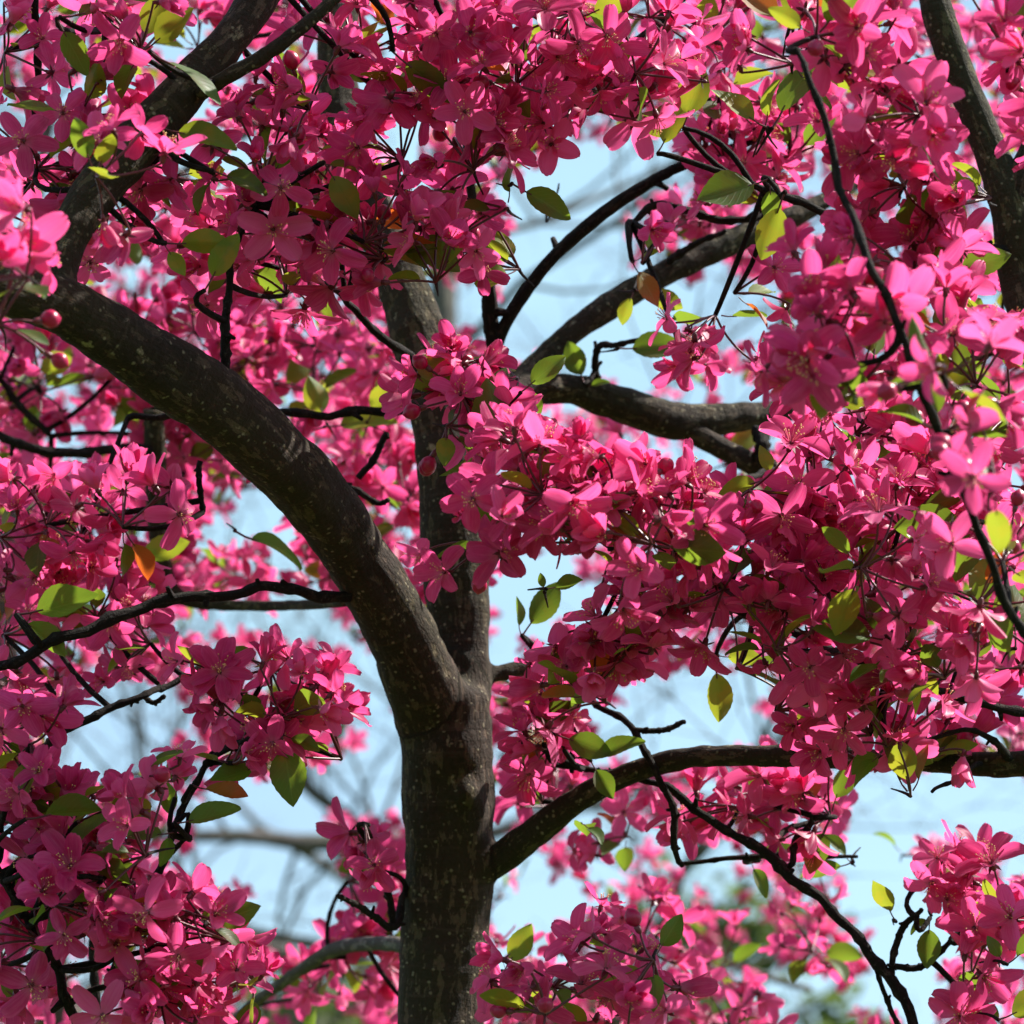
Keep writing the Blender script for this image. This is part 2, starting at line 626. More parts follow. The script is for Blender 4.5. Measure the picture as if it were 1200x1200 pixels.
# ------------------------------------------------------------------ where the sky shows between the sprays (photo px)
GAPS = [
    [(600, 330), (598, 245), (640, 205), (700, 195), (735, 185), (800, 195), (720, 255), (640, 330), (590, 385)],
    [(600, 395), (655, 320), (715, 275), (715, 300), (745, 315), (690, 365), (625, 420)],
    [(690, 425), (745, 360), (760, 420), (715, 440)],
    [(820, 350), (880, 345), (885, 385), (860, 385)],
    [(585, 690), (640, 665), (685, 690), (650, 715), (630, 710), (600, 740), (580, 760)],
    [(745, 815), (820, 790), (870, 800), (900, 860), (860, 872), (780, 880), (720, 890), (700, 860), (745, 840)],
    [(1030, 915), (1200, 925), (1215, 1010), (1160, 960), (1085, 965), (1030, 945)],
    [(990, 990), (1030, 985), (1060, 1060), (1095, 1110), (1050, 1130), (1000, 1060)],
    [(70, 870), (190, 820), (215, 850), (140, 880), (100, 895)],
    [(235, 945), (300, 935), (440, 880), (465, 930), (385, 950), (370, 990), (390, 1070), (330, 1110), (300, 1040), (240, 1010)],
    [(415, 760), (440, 770), (465, 860), (460, 930), (440, 920), (440, 850)],
    [(255, 718), (380, 715), (395, 750), (330, 735), (270, 735)],
    [(275, 590), (305, 585), (325, 615), (290, 620)],
    [(595, 1060), (660, 1050), (650, 1085), (600, 1080)],
    [(840, 1000), (870, 1010), (860, 1030), (830, 1025)],
    [(490, 340), (525, 335), (560, 375), (530, 370)],
    [(1030, 1150), (1070, 1110), (1085, 1150), (1080, 1200)],
]


def gap_dist(px, py):
    """negative inside a gap, else distance in photo px to the nearest one"""
    best = 1e9
    for g in GAPS:
        ins = False
        n = len(g)
        for i in range(n):
            x1, y1 = g[i]
            x2, y2 = g[(i + 1) % n]
            if (y1 > py) != (y2 > py) and px < (x2 - x1) * (py - y1) / (y2 - y1) + x1:
                ins = not ins
            dx, dy = x2 - x1, y2 - y1
            tt = max(0, min(1, ((px - x1) * dx + (py - y1) * dy) / (dx * dx + dy * dy)))
            best = min(best, math.hypot(px - x1 - tt * dx, py - y1 - tt * dy))
        if ins:
            return -1
    return best


# ------------------------------------------------------------------ the tree's wood: (px, py, depth, radius px)
TRUNK = [(515, 1420, 2.27, 56), (512, 1300, 2.28, 54), (515, 1200, 2.29, 51), (522, 1100, 2.30, 52), (527, 1000, 2.30, 51), (525, 930, 2.30, 53), (522, 870, 2.30, 54), (522, 810, 2.30, 50)]
STEM = [(528, 870, 2.31, 46), (540, 800, 2.32, 38), (538, 730, 2.33, 37), (533, 650, 2.34, 40), (528, 560, 2.35, 37), (515, 480, 2.36, 34), (498, 420, 2.37, 33), (484, 375, 2.38, 32), (462, 310, 2.40, 28),
        (428, 225, 2.42, 28), (402, 140, 2.44, 27), (396, 60, 2.46, 25), (405, -60, 2.5, 23), (430, -220, 2.55, 18), (440, -420, 2.6, 10)]
LIMB = [(526, 960, 2.33, 26), (518, 890, 2.315, 38), (503, 830, 2.29, 45), (476, 762, 2.255, 43), (440, 690, 2.22, 39), (402, 622, 2.18, 38), (352, 560, 2.13, 41), (292, 503, 2.08, 43), (222, 450, 2.03, 43), (145, 402, 1.98, 38), (70, 358, 1.94, 34),
        (-20, 330, 1.90, 30), (-140, 280, 1.88, 24), (-300, 180, 1.86, 14)]
B_LOW = [(545, 1020, 2.30, 22), (585, 1008, 2.29, 19), (630, 972, 2.27, 17), (700, 925, 2.25, 15), (780, 894, 2.23, 14), (860, 886, 2.21, 14), (960, 887, 2.19, 15), (1080, 893, 2.17, 14), (1200, 896, 2.15, 14), (1320, 880, 2.13, 12), (1450, 820, 2.1, 8)]
B_MID = [(530, 520, 2.36, 26), (590, 470, 2.40, 22), (660, 455, 2.43, 21), (720, 472, 2.45, 22), (800, 495, 2.47, 22), (900, 485, 2.50, 16), (1000, 462, 2.54, 13), (1120, 420, 2.6, 10), (1250, 390, 2.65, 6)]
B_MIDFORK = [(790, 495, 2.47, 13), (845, 525, 2.46, 13), (885, 545, 2.45, 13), (908, 548, 2.45, 10)]
B_UP = [(535, 540, 2.36, 22), (575, 480, 2.40, 19), (632, 422, 2.44, 15), (700, 368, 2.46, 15), (780, 318, 2.48, 16), (850, 285, 2.5, 16), (910, 262, 2.52, 14), (1000, 215, 2.56, 11), (1090, 150, 2.62, 8)]
B_STUB = [(535, 795, 2.32, 14), (580, 790, 2.33, 12), (640, 774, 2.35, 11), (720, 765, 2.36, 8), (800, 720, 2.38, 6)]
B_LEFTUP = [(62, 370, 1.95, 28), (72, 300, 1.97, 25), (105, 235, 1.99, 26), (160, 168, 2.01, 27), (215, 105, 2.03, 27), (265, 50, 2.05, 26), (312, -15, 2.07, 25), (370, -110, 2.1, 20), (420, -250, 2.15, 12)]
B_LEFTTWIG = [(235, 110, 2.02, 9), (262, 92, 2.01, 9), (305, 68, 2.01, 9), (350, 35, 2.01, 8), (400, -10, 2.02, 7), (460, -80, 2.03, 5)]
B_RIGHT = [(560, 1800, 2.25, 30), (900, 1680, 2.2, 30), (1280, 1450, 2.2, 29), (1390, 1050, 2.2, 28), (1330, 680, 2.22, 27), (1225, 420, 2.23, 26), (1196, 320, 2.24, 26), (1188, 250, 2.24, 26), (1160, 175, 2.25, 20), (1125, 90, 2.26, 19), (1095, 0, 2.27, 18), (1070, -120, 2.3, 12), (1060, -240, 2.32, 7)]
B_RIGHTFORK = [(1186, 260, 2.24, 20), (1200, 205, 2.24, 19), (1240, 120, 2.25, 17), (1300, 0, 2.28, 10)]
B_VERT = [(180, 480, 2.55, 12), (182, 540, 2.56, 13), (184, 610, 2.57, 12), (192, 670, 2.58, 11), (208, 698, 2.58, 9), (250, 708, 2.57, 7), (330, 710, 2.5, 6), (405, 705, 2.35, 6)]
B_GREYLOW = [(500, 1120, 2.36, 9), (460, 1106, 2.45, 9), (400, 1110, 2.55, 9), (365, 1128, 2.62, 8), (330, 1152, 2.68, 7), (280, 1190, 2.75, 6), (220, 1260, 2.8, 4)]
B_DARKSTEM = [(592, 455, 2.39, 9), (582, 420, 2.38, 9), (574, 370, 2.37, 10), (572, 335, 2.36, 9), (560, 280, 2.35, 8), (553, 230, 2.34, 6), (545, 160, 2.33, 4)]
B_THIN = [(576, 425, 2.38, 8), (592, 380, 2.37, 8), (640, 310, 2.36, 8), (700, 255, 2.35, 8), (760, 215, 2.34, 7), (805, 192, 2.33, 6), (880, 165, 2.32, 5), (960, 130, 2.3, 4)]

TWIGS = [
    [(935, 60, 1.82, 3), (950, 95, 1.81, 4), (985, 220, 1.80, 4.5), (1030, 330, 1.76, 5), (1075, 450, 1.76, 5), (1120, 560, 1.78, 5), (1165, 670, 1.80, 5), (1205, 750, 1.82, 6), (1260, 850, 1.85, 7)],
    [(880, 215, 2.16, 4), (920, 232, 2.16, 5), (985, 258, 2.17, 5), (1050, 277, 2.19, 5), (1120, 290, 2.21, 6), (1180, 296, 2.23, 7)],
    [(-30, 795, 2.1, 5), (0, 785, 2.1, 6), (80, 745, 2.11, 7), (180, 710, 2.13, 7), (260, 694, 2.15, 6), (340, 692, 2.17, 6), (410, 700, 2.2, 7)],
    [(40, 880, 2.16, 4), (75, 858, 2.16, 5), (120, 832, 2.17, 5), (165, 816, 2.18, 4), (200, 803, 2.2, 4), (250, 770, 2.22, 3)],
    [(163, 816, 2.18, 3), (180, 824, 2.18, 3), (193, 815, 2.18, 2.5)],
    [(-10, 1005, 2.05, 5), (15, 1050, 2.05, 5), (42, 1095, 2.05, 5), (75, 1160, 2.06, 6), (100, 1220, 2.07, 6)],
    [(180, 1030, 2.12, 5), (200, 985, 2.13, 4.5), (215, 945, 2.14, 4), (240, 898, 2.15, 4), (252, 880, 2.16, 3.5), (280, 850, 2.18, 3)],
    [(200, 1000, 2.12, 3), (215, 985, 2.12, 2.5), (222, 980, 2.12, 2)],
    [(650, 780, 2.3, 3.5), (690, 815, 2.27, 4), (730, 842, 2.25, 4), (752, 878, 2.23, 4), (770, 910, 2.22, 4), (784, 945, 2.22, 4), (790, 985, 2.22, 4), (800, 1015, 2.23, 3)],
    [(742, 855, 2.24, 3), (765, 858, 2.24, 3.5), (785, 855, 2.24, 3.5), (803, 846, 2.24, 3)],
    [(670, 905, 2.27, 3), (672, 875, 2.27, 3.5), (680, 845, 2.27, 3)],
    [(668, 898, 2.26, 3), (700, 902, 2.25, 3.5), (735, 912, 2.25, 3.5), (780, 918, 2.24, 4), (800, 935, 2.24, 5), (850, 970, 2.23, 5), (900, 1005, 2.23, 6), (950, 1045, 2.22, 6), (1000, 1095, 2.21, 6), (1042, 1140, 2.2, 7), (1075, 1210, 2.19, 7), (1100, 1300, 2.18, 8)],
    [(1045, 1142, 2.2, 4), (1052, 1105, 2.2, 4), (1062, 1080, 2.2, 4), (1080, 1065, 2.19, 3)],
    [(1048, 1134, 2.2, 4), (1072, 1133, 2.2, 4), (1092, 1122, 2.2, 4), (1115, 1100, 2.2, 3)],
    [(1022, 1120, 2.21, 2.5), (1035, 1160, 2.21, 3), (1055, 1205, 2.21, 3)],
    [(800, 1012, 2.3, 2.5), (860, 1006, 2.3, 3), (930, 1002, 2.3, 3), (1005, 1004, 2.3, 2)],
    [(925, 1015, 2.23, 4), (930, 985, 2.24, 4), (945, 970, 2.24, 3.5), (950, 955, 2.24, 2.5)],
    [(985, 762, 2.1, 4), (1030, 788, 2.1, 4.5), (1080, 808, 2.11, 5), (1140, 822, 2.12, 5), (1210, 842, 2.13, 6), (1300, 860, 2.14, 6)],
    [(405, 352, 2.2, 4), (435, 378, 2.22, 4.5), (470, 408, 2.25, 5), (505, 435, 2.3, 5)],
    [(150, 490, 2.3, 4), (220, 486, 2.3, 4), (300, 487, 2.32, 5), (400, 486, 2.34, 5), (490, 478, 2.35, 6)],
    [(-10, 508, 2.5, 5), (40, 524, 2.51, 6), (110, 526, 2.53, 6), (175, 530, 2.55, 7)],
    [(40, -10, 2.1, 4), (42, 50, 2.11, 4.5), (40, 130, 2.12, 4), (36, 180, 2.13, 3)],
    [(146, -15, 2.08, 5), (132, 25, 2.08, 5), (118, 75, 2.09, 4.5), (104, 125, 2.1, 4), (90, 190, 2.1, 3)],
    [(478, 1030, 2.3, 4), (462, 1085, 2.26, 4.5), (440, 1075, 2.24, 4), (415, 1060, 2.22, 3.5), (395, 1050, 2.2, 2.5)],
    [(462, 1090, 2.26, 4), (455, 1055, 2.26, 4), (445, 1020, 2.25, 3.5), (435, 985, 2.25, 3)],
    [(640, 605, 2.1, 3), (690, 628, 2.12, 5), (740, 655, 2.13, 6), (800, 690, 2.14, 6), (850, 712, 2.15, 6), (920, 740, 2.16, 6), (1000, 770, 2.17, 5)],
    [(490, 205, 2.25, 3), (540, 178, 2.24, 4), (600, 140, 2.23, 4.5), (660, 100, 2.22, 5), (720, 65, 2.22, 5), (775, 25, 2.22, 5), (830, -30, 2.22, 5)],
    [(700, 455, 2.44, 4), (697, 435, 2.42, 4), (703, 408, 2.4, 4), (725, 402, 2.38, 3.5), (760, 398, 2.36, 3)],
    [(780, 318, 2.48, 4), (795, 298, 2.46, 5), (815, 285, 2.44, 4), (850, 270, 2.42, 3)],
    [(110, 1060, 2.3, 4), (108, 1130, 2.3, 4.5), (114, 1200, 2.3, 5), (118, 1280, 2.3, 5)],
    [(150, 1080, 2.2, 3), (135, 1130, 2.21, 4), (122, 1190, 2.22, 4.5), (115, 1260, 2.23, 5)],
    [(262, 440, 2.04, 6), (264, 400, 2.04, 5.5), (268, 345, 2.05, 4.5), (275, 290, 2.05, 3.5), (300, 240, 2.06, 2.5)],
    [(235, 540, 2.2, 3.5), (232, 570, 2.2, 3.5), (238, 600, 2.2, 3)],
    [(380, 560, 2.3, 3), (410, 570, 2.3, 4), (440, 588, 2.3, 3.5), (455, 585, 2.3, 3)],
    [(420, 560, 2.3, 4), (440, 530, 2.3, 4), (455, 510, 2.3, 3.5)],
    [(885, 505, 2.46, 7), (890, 520, 2.44, 8), (895, 540, 2.43, 8)],
    [(740, 260, 2.3, 3), (770, 240, 2.31, 5), (800, 250, 2.32, 5), (850, 258, 2.33, 5), (900, 250, 2.34, 4)],
    [(1030, 500, 2.2, 4), (1080, 480, 2.2, 5), (1140, 490, 2.2, 5), (1210, 510, 2.2, 5)],
    [(820, 575, 2.35, 2.5), (870, 562, 2.36, 3), (905, 550, 2.4, 4)],
    [(1080, 870, 2.12, 2.5), (1130, 855, 2.12, 3), (1170, 870, 2.13, 4), (1190, 890, 2.15, 5)],
    [(1092, 928, 2.1, 2.2), (1120, 912, 2.12, 2.5), (1150, 895, 2.15, 3)],
    [(0, 445, 2.6, 3), (20, 470, 2.6, 4), (45, 495, 2.6, 4), (60, 515, 2.6, 3)],
    [(640, 240, 2.4, 1.2), (642, 260, 2.4, 1.2), (655, 215, 2.4, 1)],
    [(960, 960, 2.3, 3), (915, 975, 2.28, 4), (905, 1000, 2.26, 4), (925, 1018, 2.24, 4)],
]

KW = K


def wpath(lst, n_per=8):
    return smooth_path([(P(x, y, d), r * K * d) for x, y, d, r in lst], n_per)


# ================================================================== THE SETTING
m_ground, t, N, Lk = new_mat("lawn")
tcn = N("ShaderNodeTexCoord")
g1 = noise_n(t, tcn.outputs["Object"], 0.6, 6)
g2 = noise_n(t, tcn.outputs["Object"], 30, 5)
c = mixc(t, ramp(t, g1, .35, .7), (0.035, 0.060, 0.014), (0.075, 0.085, 0.028))
c = mixc(t, math_n(t, 'MULTIPLY', g2, .6), c, (0.06, 0.09, 0.02))
bs = N("ShaderNodeBsdfPrincipled")
Lk(c, bs.inputs["Base Color"])
bs.inputs["Roughness"].default_value = .9
o = N("ShaderNodeOutputMaterial")
Lk(bs.outputs[0], o.inputs["Surface"])
mb = MB()
gn = 40
ext = 1500.0
gv = []
for j in range(gn + 1):
    for i in range(gn + 1):
        a, b = (i / gn * 2 - 1), (j / gn * 2 - 1)
        x, y = math.copysign(abs(a) ** 3, a) * ext, math.copysign(abs(b) ** 3, b) * ext
        gv.append((x, y, 0.05 * mnoise.noise(Vector((x * .1, y * .1, 0))) - .02))
gf = [(j * (gn + 1) + i, j * (gn + 1) + i + 1, (j + 1) * (gn + 1) + i + 1, (j + 1) * (gn + 1) + i) for j in range(gn) for i in range(gn)]
mb.add(gv, gf, 0, (0, 0, 0))
tag(link("ground", make_mesh("ground", mb.arrays(), [m_ground])), kind="structure")

# ================================================================== MAIN CRABAPPLE
tb = P(512, 1300, 2.28)
TREE_LOC = Vector((tb.x - .02, tb.y + .05, 0.0))
tree = bpy.data.objects.new("crabapple_tree", None)
col.objects.link(tree)
tree.location = TREE_LOC
tag(tree, "crabapple in full magenta blossom with a forked dark trunk at the centre", "tree")


def tloc(p):
    return Vector(p) - TREE_LOC


trunk_path = [((TREE_LOC + Vector((0, 0, -.05))), .075), ((TREE_LOC + Vector((0, 0, .12))), .052), ((TREE_LOC + Vector((.005, 0, .7))), .043)] + [(P(x, y, d), r * K * d) for x, y, d, r in TRUNK]
AX = [("trunk", smooth_path(trunk_path, 6)), ("trunk", wpath(STEM)), ("limb", wpath(LIMB)), ("branch", wpath(B_LOW)), ("branch", wpath(B_MID)),
      ("branch", wpath(B_UP)), ("branch", wpath(B_STUB))]
AX_UPLIMB = ("limb", wpath(B_LEFTUP))
AX.append(AX_UPLIMB)
# one joined surface, then cut back into trunk, limbs and branches along the seams
mb = MB()
for _, pth in AX:
    tube(mb, pth, 20, 0, wob=.10, seed=rng.uniform(0, 9))
# knob where a limb was once cut from the stem, and a scar on the right of the trunk
kp = np.array([[*P(495, 385, 2.36), .016], [*P(508, 374, 2.33), .019], [*P(518, 368, 2.31), .015]])
for (x, y, d, r0) in ((572, 1012, 2.285, .013), (470, 735, 2.235, .008), (285, 478, 2.05, .009), (545, 930, 2.27, .010)):
    q = P(x, y, d)
    tube(mb, np.array([[*(q + FWD * .02), r0], [*q, r0 * 1.1], [*(q - FWD * .006), r0 * .6]]), 10, 0)
raw = make_mesh("wood", mb.arrays(), [M_BARK])
tmp = bpy.data.objects.new("wood", raw)
col.objects.link(tmp)
md = tmp.modifiers.new("r", 'REMESH')
md.mode = 'VOXEL'
md.voxel_size = 0.0028
ms_ = tmp.modifiers.new("s", 'SMOOTH')
ms_.factor = .5
ms_.iterations = 12
dg = bpy.context.evaluated_depsgraph_get()
ev = tmp.evaluated_get(dg)
em = ev.to_mesh()
nv = len(em.vertices)
V = np.empty(nv * 3, np.float32)
em.vertices.foreach_get("co", V)
V = V.reshape(-1, 3).astype(float)
NV = np.empty(nv * 3, np.float32)
em.vertices.foreach_get("normal", NV)
NV = NV.reshape(-1, 3).astype(float)
faces = np.array([tuple(p.vertices) for p in em.polygons if len(p.vertices) == 4], np.int32)
ev.to_mesh_clear()
bpy.data.objects.remove(tmp)
bpy.data.meshes.remove(raw)
# nearest axis: which piece, bark coordinates
best = np.full(nv, 1e9)
own = np.zeros(nv, int)
bco = np.zeros((nv, 3))
for k, (_, pth) in enumerate(AX):
    A0, A1 = pth[:-1], pth[1:]
    ln = np.concatenate([[0], np.cumsum(np.linalg.norm(A1[:, :3] - A0[:, :3], axis=1))])
    tang = pth[-1, :3] - pth[0, :3]
    for i in range(len(A0)):
        a, b = A0[i, :3], A1[i, :3]
        ab = b - a
        tt = np.clip(((V - a) @ ab) / (ab @ ab), 0, 1)
        c_ = a + tt[:, None] * ab
        dv = V - c_
        rr_ = A0[i, 3] + (A1[i, 3] - A0[i, 3]) * tt
        dd = np.linalg.norm(dv, axis=1) / rr_
        if k:
            dd = dd * 1.06
        u = ab / np.linalg.norm(ab)
        ux = np.cross(u, (0.13, 0.98, 0.05))
        ux /= np.linalg.norm(ux)
        uy = np.cross(u, ux)
        msk = dd < best
        best[msk] = dd[msk]
        own[msk] = k
        bco[msk] = np.stack([dv @ ux, dv @ uy, ln[i] + tt * np.linalg.norm(ab) + k * 3.1], 1)[msk]
# real bark relief: lengthwise ridges and shallow rings
for i in range(nv):
    b = bco[i]
    h = mnoise.noise(Vector((b[0] * 75, b[1] * 75, b[2] * 16))) * .6 + mnoise.noise(Vector((b[0] * 20, b[1] * 20, b[2] * 90))) * .35 + mnoise.noise(Vector((b[0] * 28, b[1] * 28, b[2] * 9))) * .9
    V[i] += NV[i] * h * .0026
fo = own[faces]
fown = np.array([np.bincount(r_).argmax() for r_ in fo])
vn = np.zeros((nv, 3))
fn = np.cross(V[faces[:, 2]] - V[faces[:, 0]], V[faces[:, 3]] - V[faces[:, 1]])
for j in range(4):
    np.add.at(vn, faces[:, j], fn)
vn /= np.linalg.norm(vn, axis=1)[:, None] + 1e-12
pieces = {0: (0, 1)}
groups_ = [("trunk", (0, 1))] + [(AX[k][0], (k,)) for k in range(2, len(AX))]
for nm, ks in groups_:
    f = faces[np.isin(fown, ks)]
    if not len(f):
        continue
    idx = np.unique(f)
    remap = np.zeros(nv, np.int32)
    remap[idx] = np.arange(len(idx))
    A = dict(v=V[idx] - np.array(TREE_LOC), a=bco[idx], loop=remap[f].ravel().astype(np.int32), tot=np.full(len(f), 4, np.int32), m=np.zeros(len(f), np.int32))
    me = make_mesh(nm, A, [M_BARK], True, "barkco")
    try:
        me.normals_split_custom_set_from_vertices([tuple(x) for x in vn[idx]])
    except Exception:
        pass
    link(nm, me, tree)

WOOD_PTS = []                                # points along every branch, for tying sprays to the nearest wood


def reg(pth):
    for q in pth:
        WOOD_PTS.append((q[0], q[1], q[2], q[3]))


for _, pth in AX[1:]:
    reg(pth)


def single(name, lst, mat, seg=12, parent=tree, loc=TREE_LOC, wob=.16, knots=0):
    pth = wpath(lst)
    mb_ = MB()
    if name == "twig":
        sd = rng.uniform(0, 50)
        for i in range(1, len(pth) - 1):
            q = Vector(pth[i, :3]) * 38
            pth[i, :3] += np.array([mnoise.noise(q + Vector((sd, 0, 0))), mnoise.noise(q + Vector((0, sd, 9))), mnoise.noise(q + Vector((5, 0, sd)))]) * pth[i, 3] * 1.5
            if i % 5 == 0:
                pth[i, 3] *= 1.28
    tube(mb_, pth, seg, 0, wob=wob, seed=rng.uniform(0, 20))
    for _ in range(knots):
        i = rng.integers(2, len(pth) - 2)
        p = pth[i, :3]
        d = rng.normal(size=3)
        d /= np.linalg.norm(d)
        l_ = pth[i, 3] * rng.uniform(1.6, 3.2)
        r_ = pth[i, 3]
        tube(mb_, np.array([[*p, r_ * .8], [*(p + d * l_ * .6), r_ * .5], [*(p + d * l_), r_ * .4]]), 7, 0, wob=.2)
    A = mb_.arrays()
    A['v'] = A['v'] - np.array(loc)
    o_ = link(name, make_mesh(name, A, [mat], True, "barkco"), parent)
    reg(pth)
    return o_


single("branch", B_MIDFORK, M_BARK, 14)
single("branch", B_LEFTTWIG, M_BARK, 12)
single("limb", B_RIGHT, M_BARK, 18, wob=.08)
single("branch", B_RIGHTFORK, M_BARK, 14)
single("branch", B_VERT, M_BARK, 12)
tag(single("branch", B_GREYLOW, M_GREYBARK, 10), "pale grey sunlit thin branch low on the left of the trunk")  # grey bark puts the sunlight on this branch into its colour
single("branch", B_DARKSTEM, M_TWIG, 10, knots=2)
single("branch", B_THIN, M_TWIG, 10, knots=3)
for tw in TWIGS:
    single("twig", tw, M_TWIG, 8, wob=.22, knots=2 if len(tw) < 5 else 6)

# wood that the photo shows in front of the sprays
KEEP = []


def keep(lst, x0=-1e9, x1=1e9, y0=-1e9, y1=1e9, mar=34, hard=0):
    for a, b in zip(lst[:-1], lst[1:]):
        n = 8
        for i in range(n):
            f = i / n
            x, y, d, r = (a[q] + (b[q] - a[q]) * f for q in range(4))
            if x0 <= x <= x1 and y0 <= y <= y1:
                KEEP.append((x, y, d, r + mar, hard))


keep(TRUNK)
keep(STEM, y0=560, y1=830)
keep(STEM, y0=360, y1=480, mar=12)
keep(LIMB, x0=50)
keep(B_LOW, x1=930)
keep(B_LOW, x0=1110)
keep(B_MID, x0=670, x1=890, mar=32, hard=1)
keep(B_MIDFORK, mar=24, hard=1)
keep(B_UP, x0=630, x1=890, mar=32, hard=1)
keep(B_THIN, x1=790, y1=380, mar=26, hard=1)
keep(B_DARKSTEM, y0=320, mar=14)
keep(B_LEFTUP, y1=150, mar=20)
keep(B_LEFTTWIG, x1=390, mar=18)
keep(B_RIGHT, y0=0, y1=320, mar=26)
for i_ in (2, 3, 6, 11):
    keep(TWIGS[i_], mar=14)
KEEP = np.array(KEEP)


def covers_wood(px, py, d, free=0):
    dx = np.hypot(KEEP[:, 0] - px, KEEP[:, 1] - py)
    return bool(np.any((dx < KEEP[:, 3]) & (KEEP[:, 2] > d - .02) & ((KEEP[:, 4] > 0) | (not free))))


# ------------------------------------------------------------------ sprays of blossom
# (px, py, depth, flowers, scale, free)  free=1: may stand in front of the wood, as in the photo
F = []


def row(d, *pts, n=8, s=1.0, free=0):
    for p in pts:
        F.append((p[0], p[1], d + rng.uniform(-.05, .05), int(p[2] * 1.4 + .5) if len(p) > 2 else n, s, free))


# sprays drawn clear in front
row(2.05, (20, 50), (185, 45), (60, 175), (150, 190), (20, 235), (110, 250, 5), (95, 130))
row(1.76, (5, 300, 4), (15, 345, 3), s=1.15, free=1)
row(1.90, (140, 205, 4), free=1)
row(2.10, (345, 105), (430, 45), (520, 40), (600, 80), (650, 30), (460, 165), (540, 175), (500, 110), (610, 130, 5))
row(2.12, (700, 55), (765, 70), (690, 130, 4), (735, 110, 4), (760, 15))
row(2.27, (840, 35), (860, 110), (850, 195), (925, 160, 5))
row(1.92, (1020, 70), (1065, 120), (1100, 165, 6), (1050, 205), (1130, 235, 5), (1170, 40), (1195, 120), (980, 30, 5), (910, 70, 4))
row(2.10, (230, 205), (300, 185), (330, 250), (260, 290), (400, 235), (425, 100, 3), (450, 265), (510, 320, 5), (420, 310), (380, 170), (340, 320))
row(2.12, (572, 240, 3), (585, 300, 2), free=1)
row(2.20, (745, 285, 2), (835, 375, 6), (800, 405, 4), (870, 320, 3))
row(1.82, (975, 335), (950, 400), (1010, 425))
row(1.94, (1180, 390), (1150, 430))
row(1.84, (1085, 395, 4), (1125, 520, 3), (1175, 655, 3), s=.95, free=1)
row(1.70, (1150, 545, 2), (1095, 425, 2), s=.9, free=1)
row(1.96, (1060, 300), (1120, 320, 5), (1190, 480))
row(2.27, (880, 235, 5))
row(2.14, (548, 425, 5), (578, 400, 3), (622, 425, 3), (568, 470, 4), (548, 505, 3), free=1)
row(1.98, (650, 520, 6), (705, 545, 7), (770, 575, 7), (620, 570, 6), (690, 590, 6), (735, 625, 6), (800, 615, 6), (563, 615, 4), (655, 615, 4), free=1)
row(2.10, (870, 600), (900, 555), (960, 560), (1040, 600), (1110, 580), (1170, 620), (950, 480), (1020, 490), (1090, 510), (1160, 545))
row(2.08, (690, 725, 6), (750, 740), (800, 715), (850, 690), (905, 705), (960, 680), (880, 770, 3), (935, 745, 5), (1030, 690), (700, 790, 4))
row(1.98, (1065, 740), (1100, 765), (1170, 720), (1040, 660, 5))
row(2.10, (935, 822, 5), (1000, 840, 6), (1050, 850), (1090, 865, 5), (1150, 790, 5), free=1)
row(2.08, (1080, 932, 2), free=1)
row(2.20, (60, 590), (105, 625), (150, 590, 5), (60, 680), (125, 700), (150, 760, 6), (30, 745), (25, 640))
row(2.14, (265, 785), (320, 780), (350, 830), (285, 850), (385, 870, 5), (300, 905, 4))
row(2.04, (20, 850), (60, 890), (110, 945), (60, 965), (140, 1000), (15, 940), (170, 890, 4))
row(2.04, (215, 1050, 4), (255, 1090), (205, 1110), (290, 1125), (150, 1100), (170, 1165), (255, 1180), (25, 1090, 5), (20, 1135), (90, 1050))
row(2.22, (640, 860, 6), (690, 805, 5), (625, 930, 6), (610, 825, 5), (665, 945, 5))
row(2.25, (430, 970, 5), (455, 1010, 4), (420, 945, 3))
row(2.02, (655, 1130, 5), (700, 1130, 5), (740, 1140, 5), (632, 1160, 3), free=1)
row(2.22, (970, 955), (910, 925, 6), (845, 930, 5), (1075, 1015), (1140, 1050), (1180, 1065, 5), (1110, 1165, 5), (1160, 1110, 4))
CLUSTERS = F
N_PART = len(CLUSTERS)
print("front sprays", N_PART)


def spray_layout(px, py, d, n, s, free, r, lean=None, margin=32, facing=.25):
    """flower matrices, leaf matrices, bud matrices and the base of one spray"""
    c_ = P(px, py, d)
    up = Vector((r.uniform(-.7, .7), r.uniform(-.9, .2), r.uniform(-.25, .9))).normalized() if lean is None else lean
    base = c_ - up * .016 * s
    fl = []
    tries = 0
    while len(fl) < n and tries < n * 7:
        tries += 1
        dr = Vector((r.gauss(0, 1), r.gauss(0, 1), r.gauss(0, 1))).normalized()
        if dr.dot(up) < -.25:
            continue
        ln = r.uniform(.026, .044) * s
        p = base + dr * ln + up * .006
        x, y, dd = proj(p)
        sp_ok = all((p - q[0]).length > .018 * s for q in fl)
        if not sp_ok and tries < n * 5:
            continue
        if gap_dist(x, y) < margin * (2.1 / dd):
            continue
        if covers_wood(x, y, dd, free):
            continue
        if free and tries < n * 3 and math.hypot(x - px, y - py) > 95:
            continue
        tocam = (CAM - p).normalized()
        nrm = (dr * .75 + tocam * facing + Vector((r.gauss(0, 1), r.gauss(0, 1), r.gauss(0, 1))) * .50 + Vector((0, 0, .12))).normalized()
        fl.append((p, nrm, r.uniform(0, 6.28), s * r.uniform(.64, 1.0)))
    return base, up, fl


def bez(a, b, c_, n=5, r0=.0008, r1=.0008):
    o_ = []
    for i in range(n + 1):
        t_ = i / n
        p = a * (1 - t_) ** 2 + b * 2 * t_ * (1 - t_) + c_ * t_ ** 2
        o_.append([*p, r0 + (r1 - r0) * t_])
    return np.array(o_)


WP = np.array(WOOD_PTS)


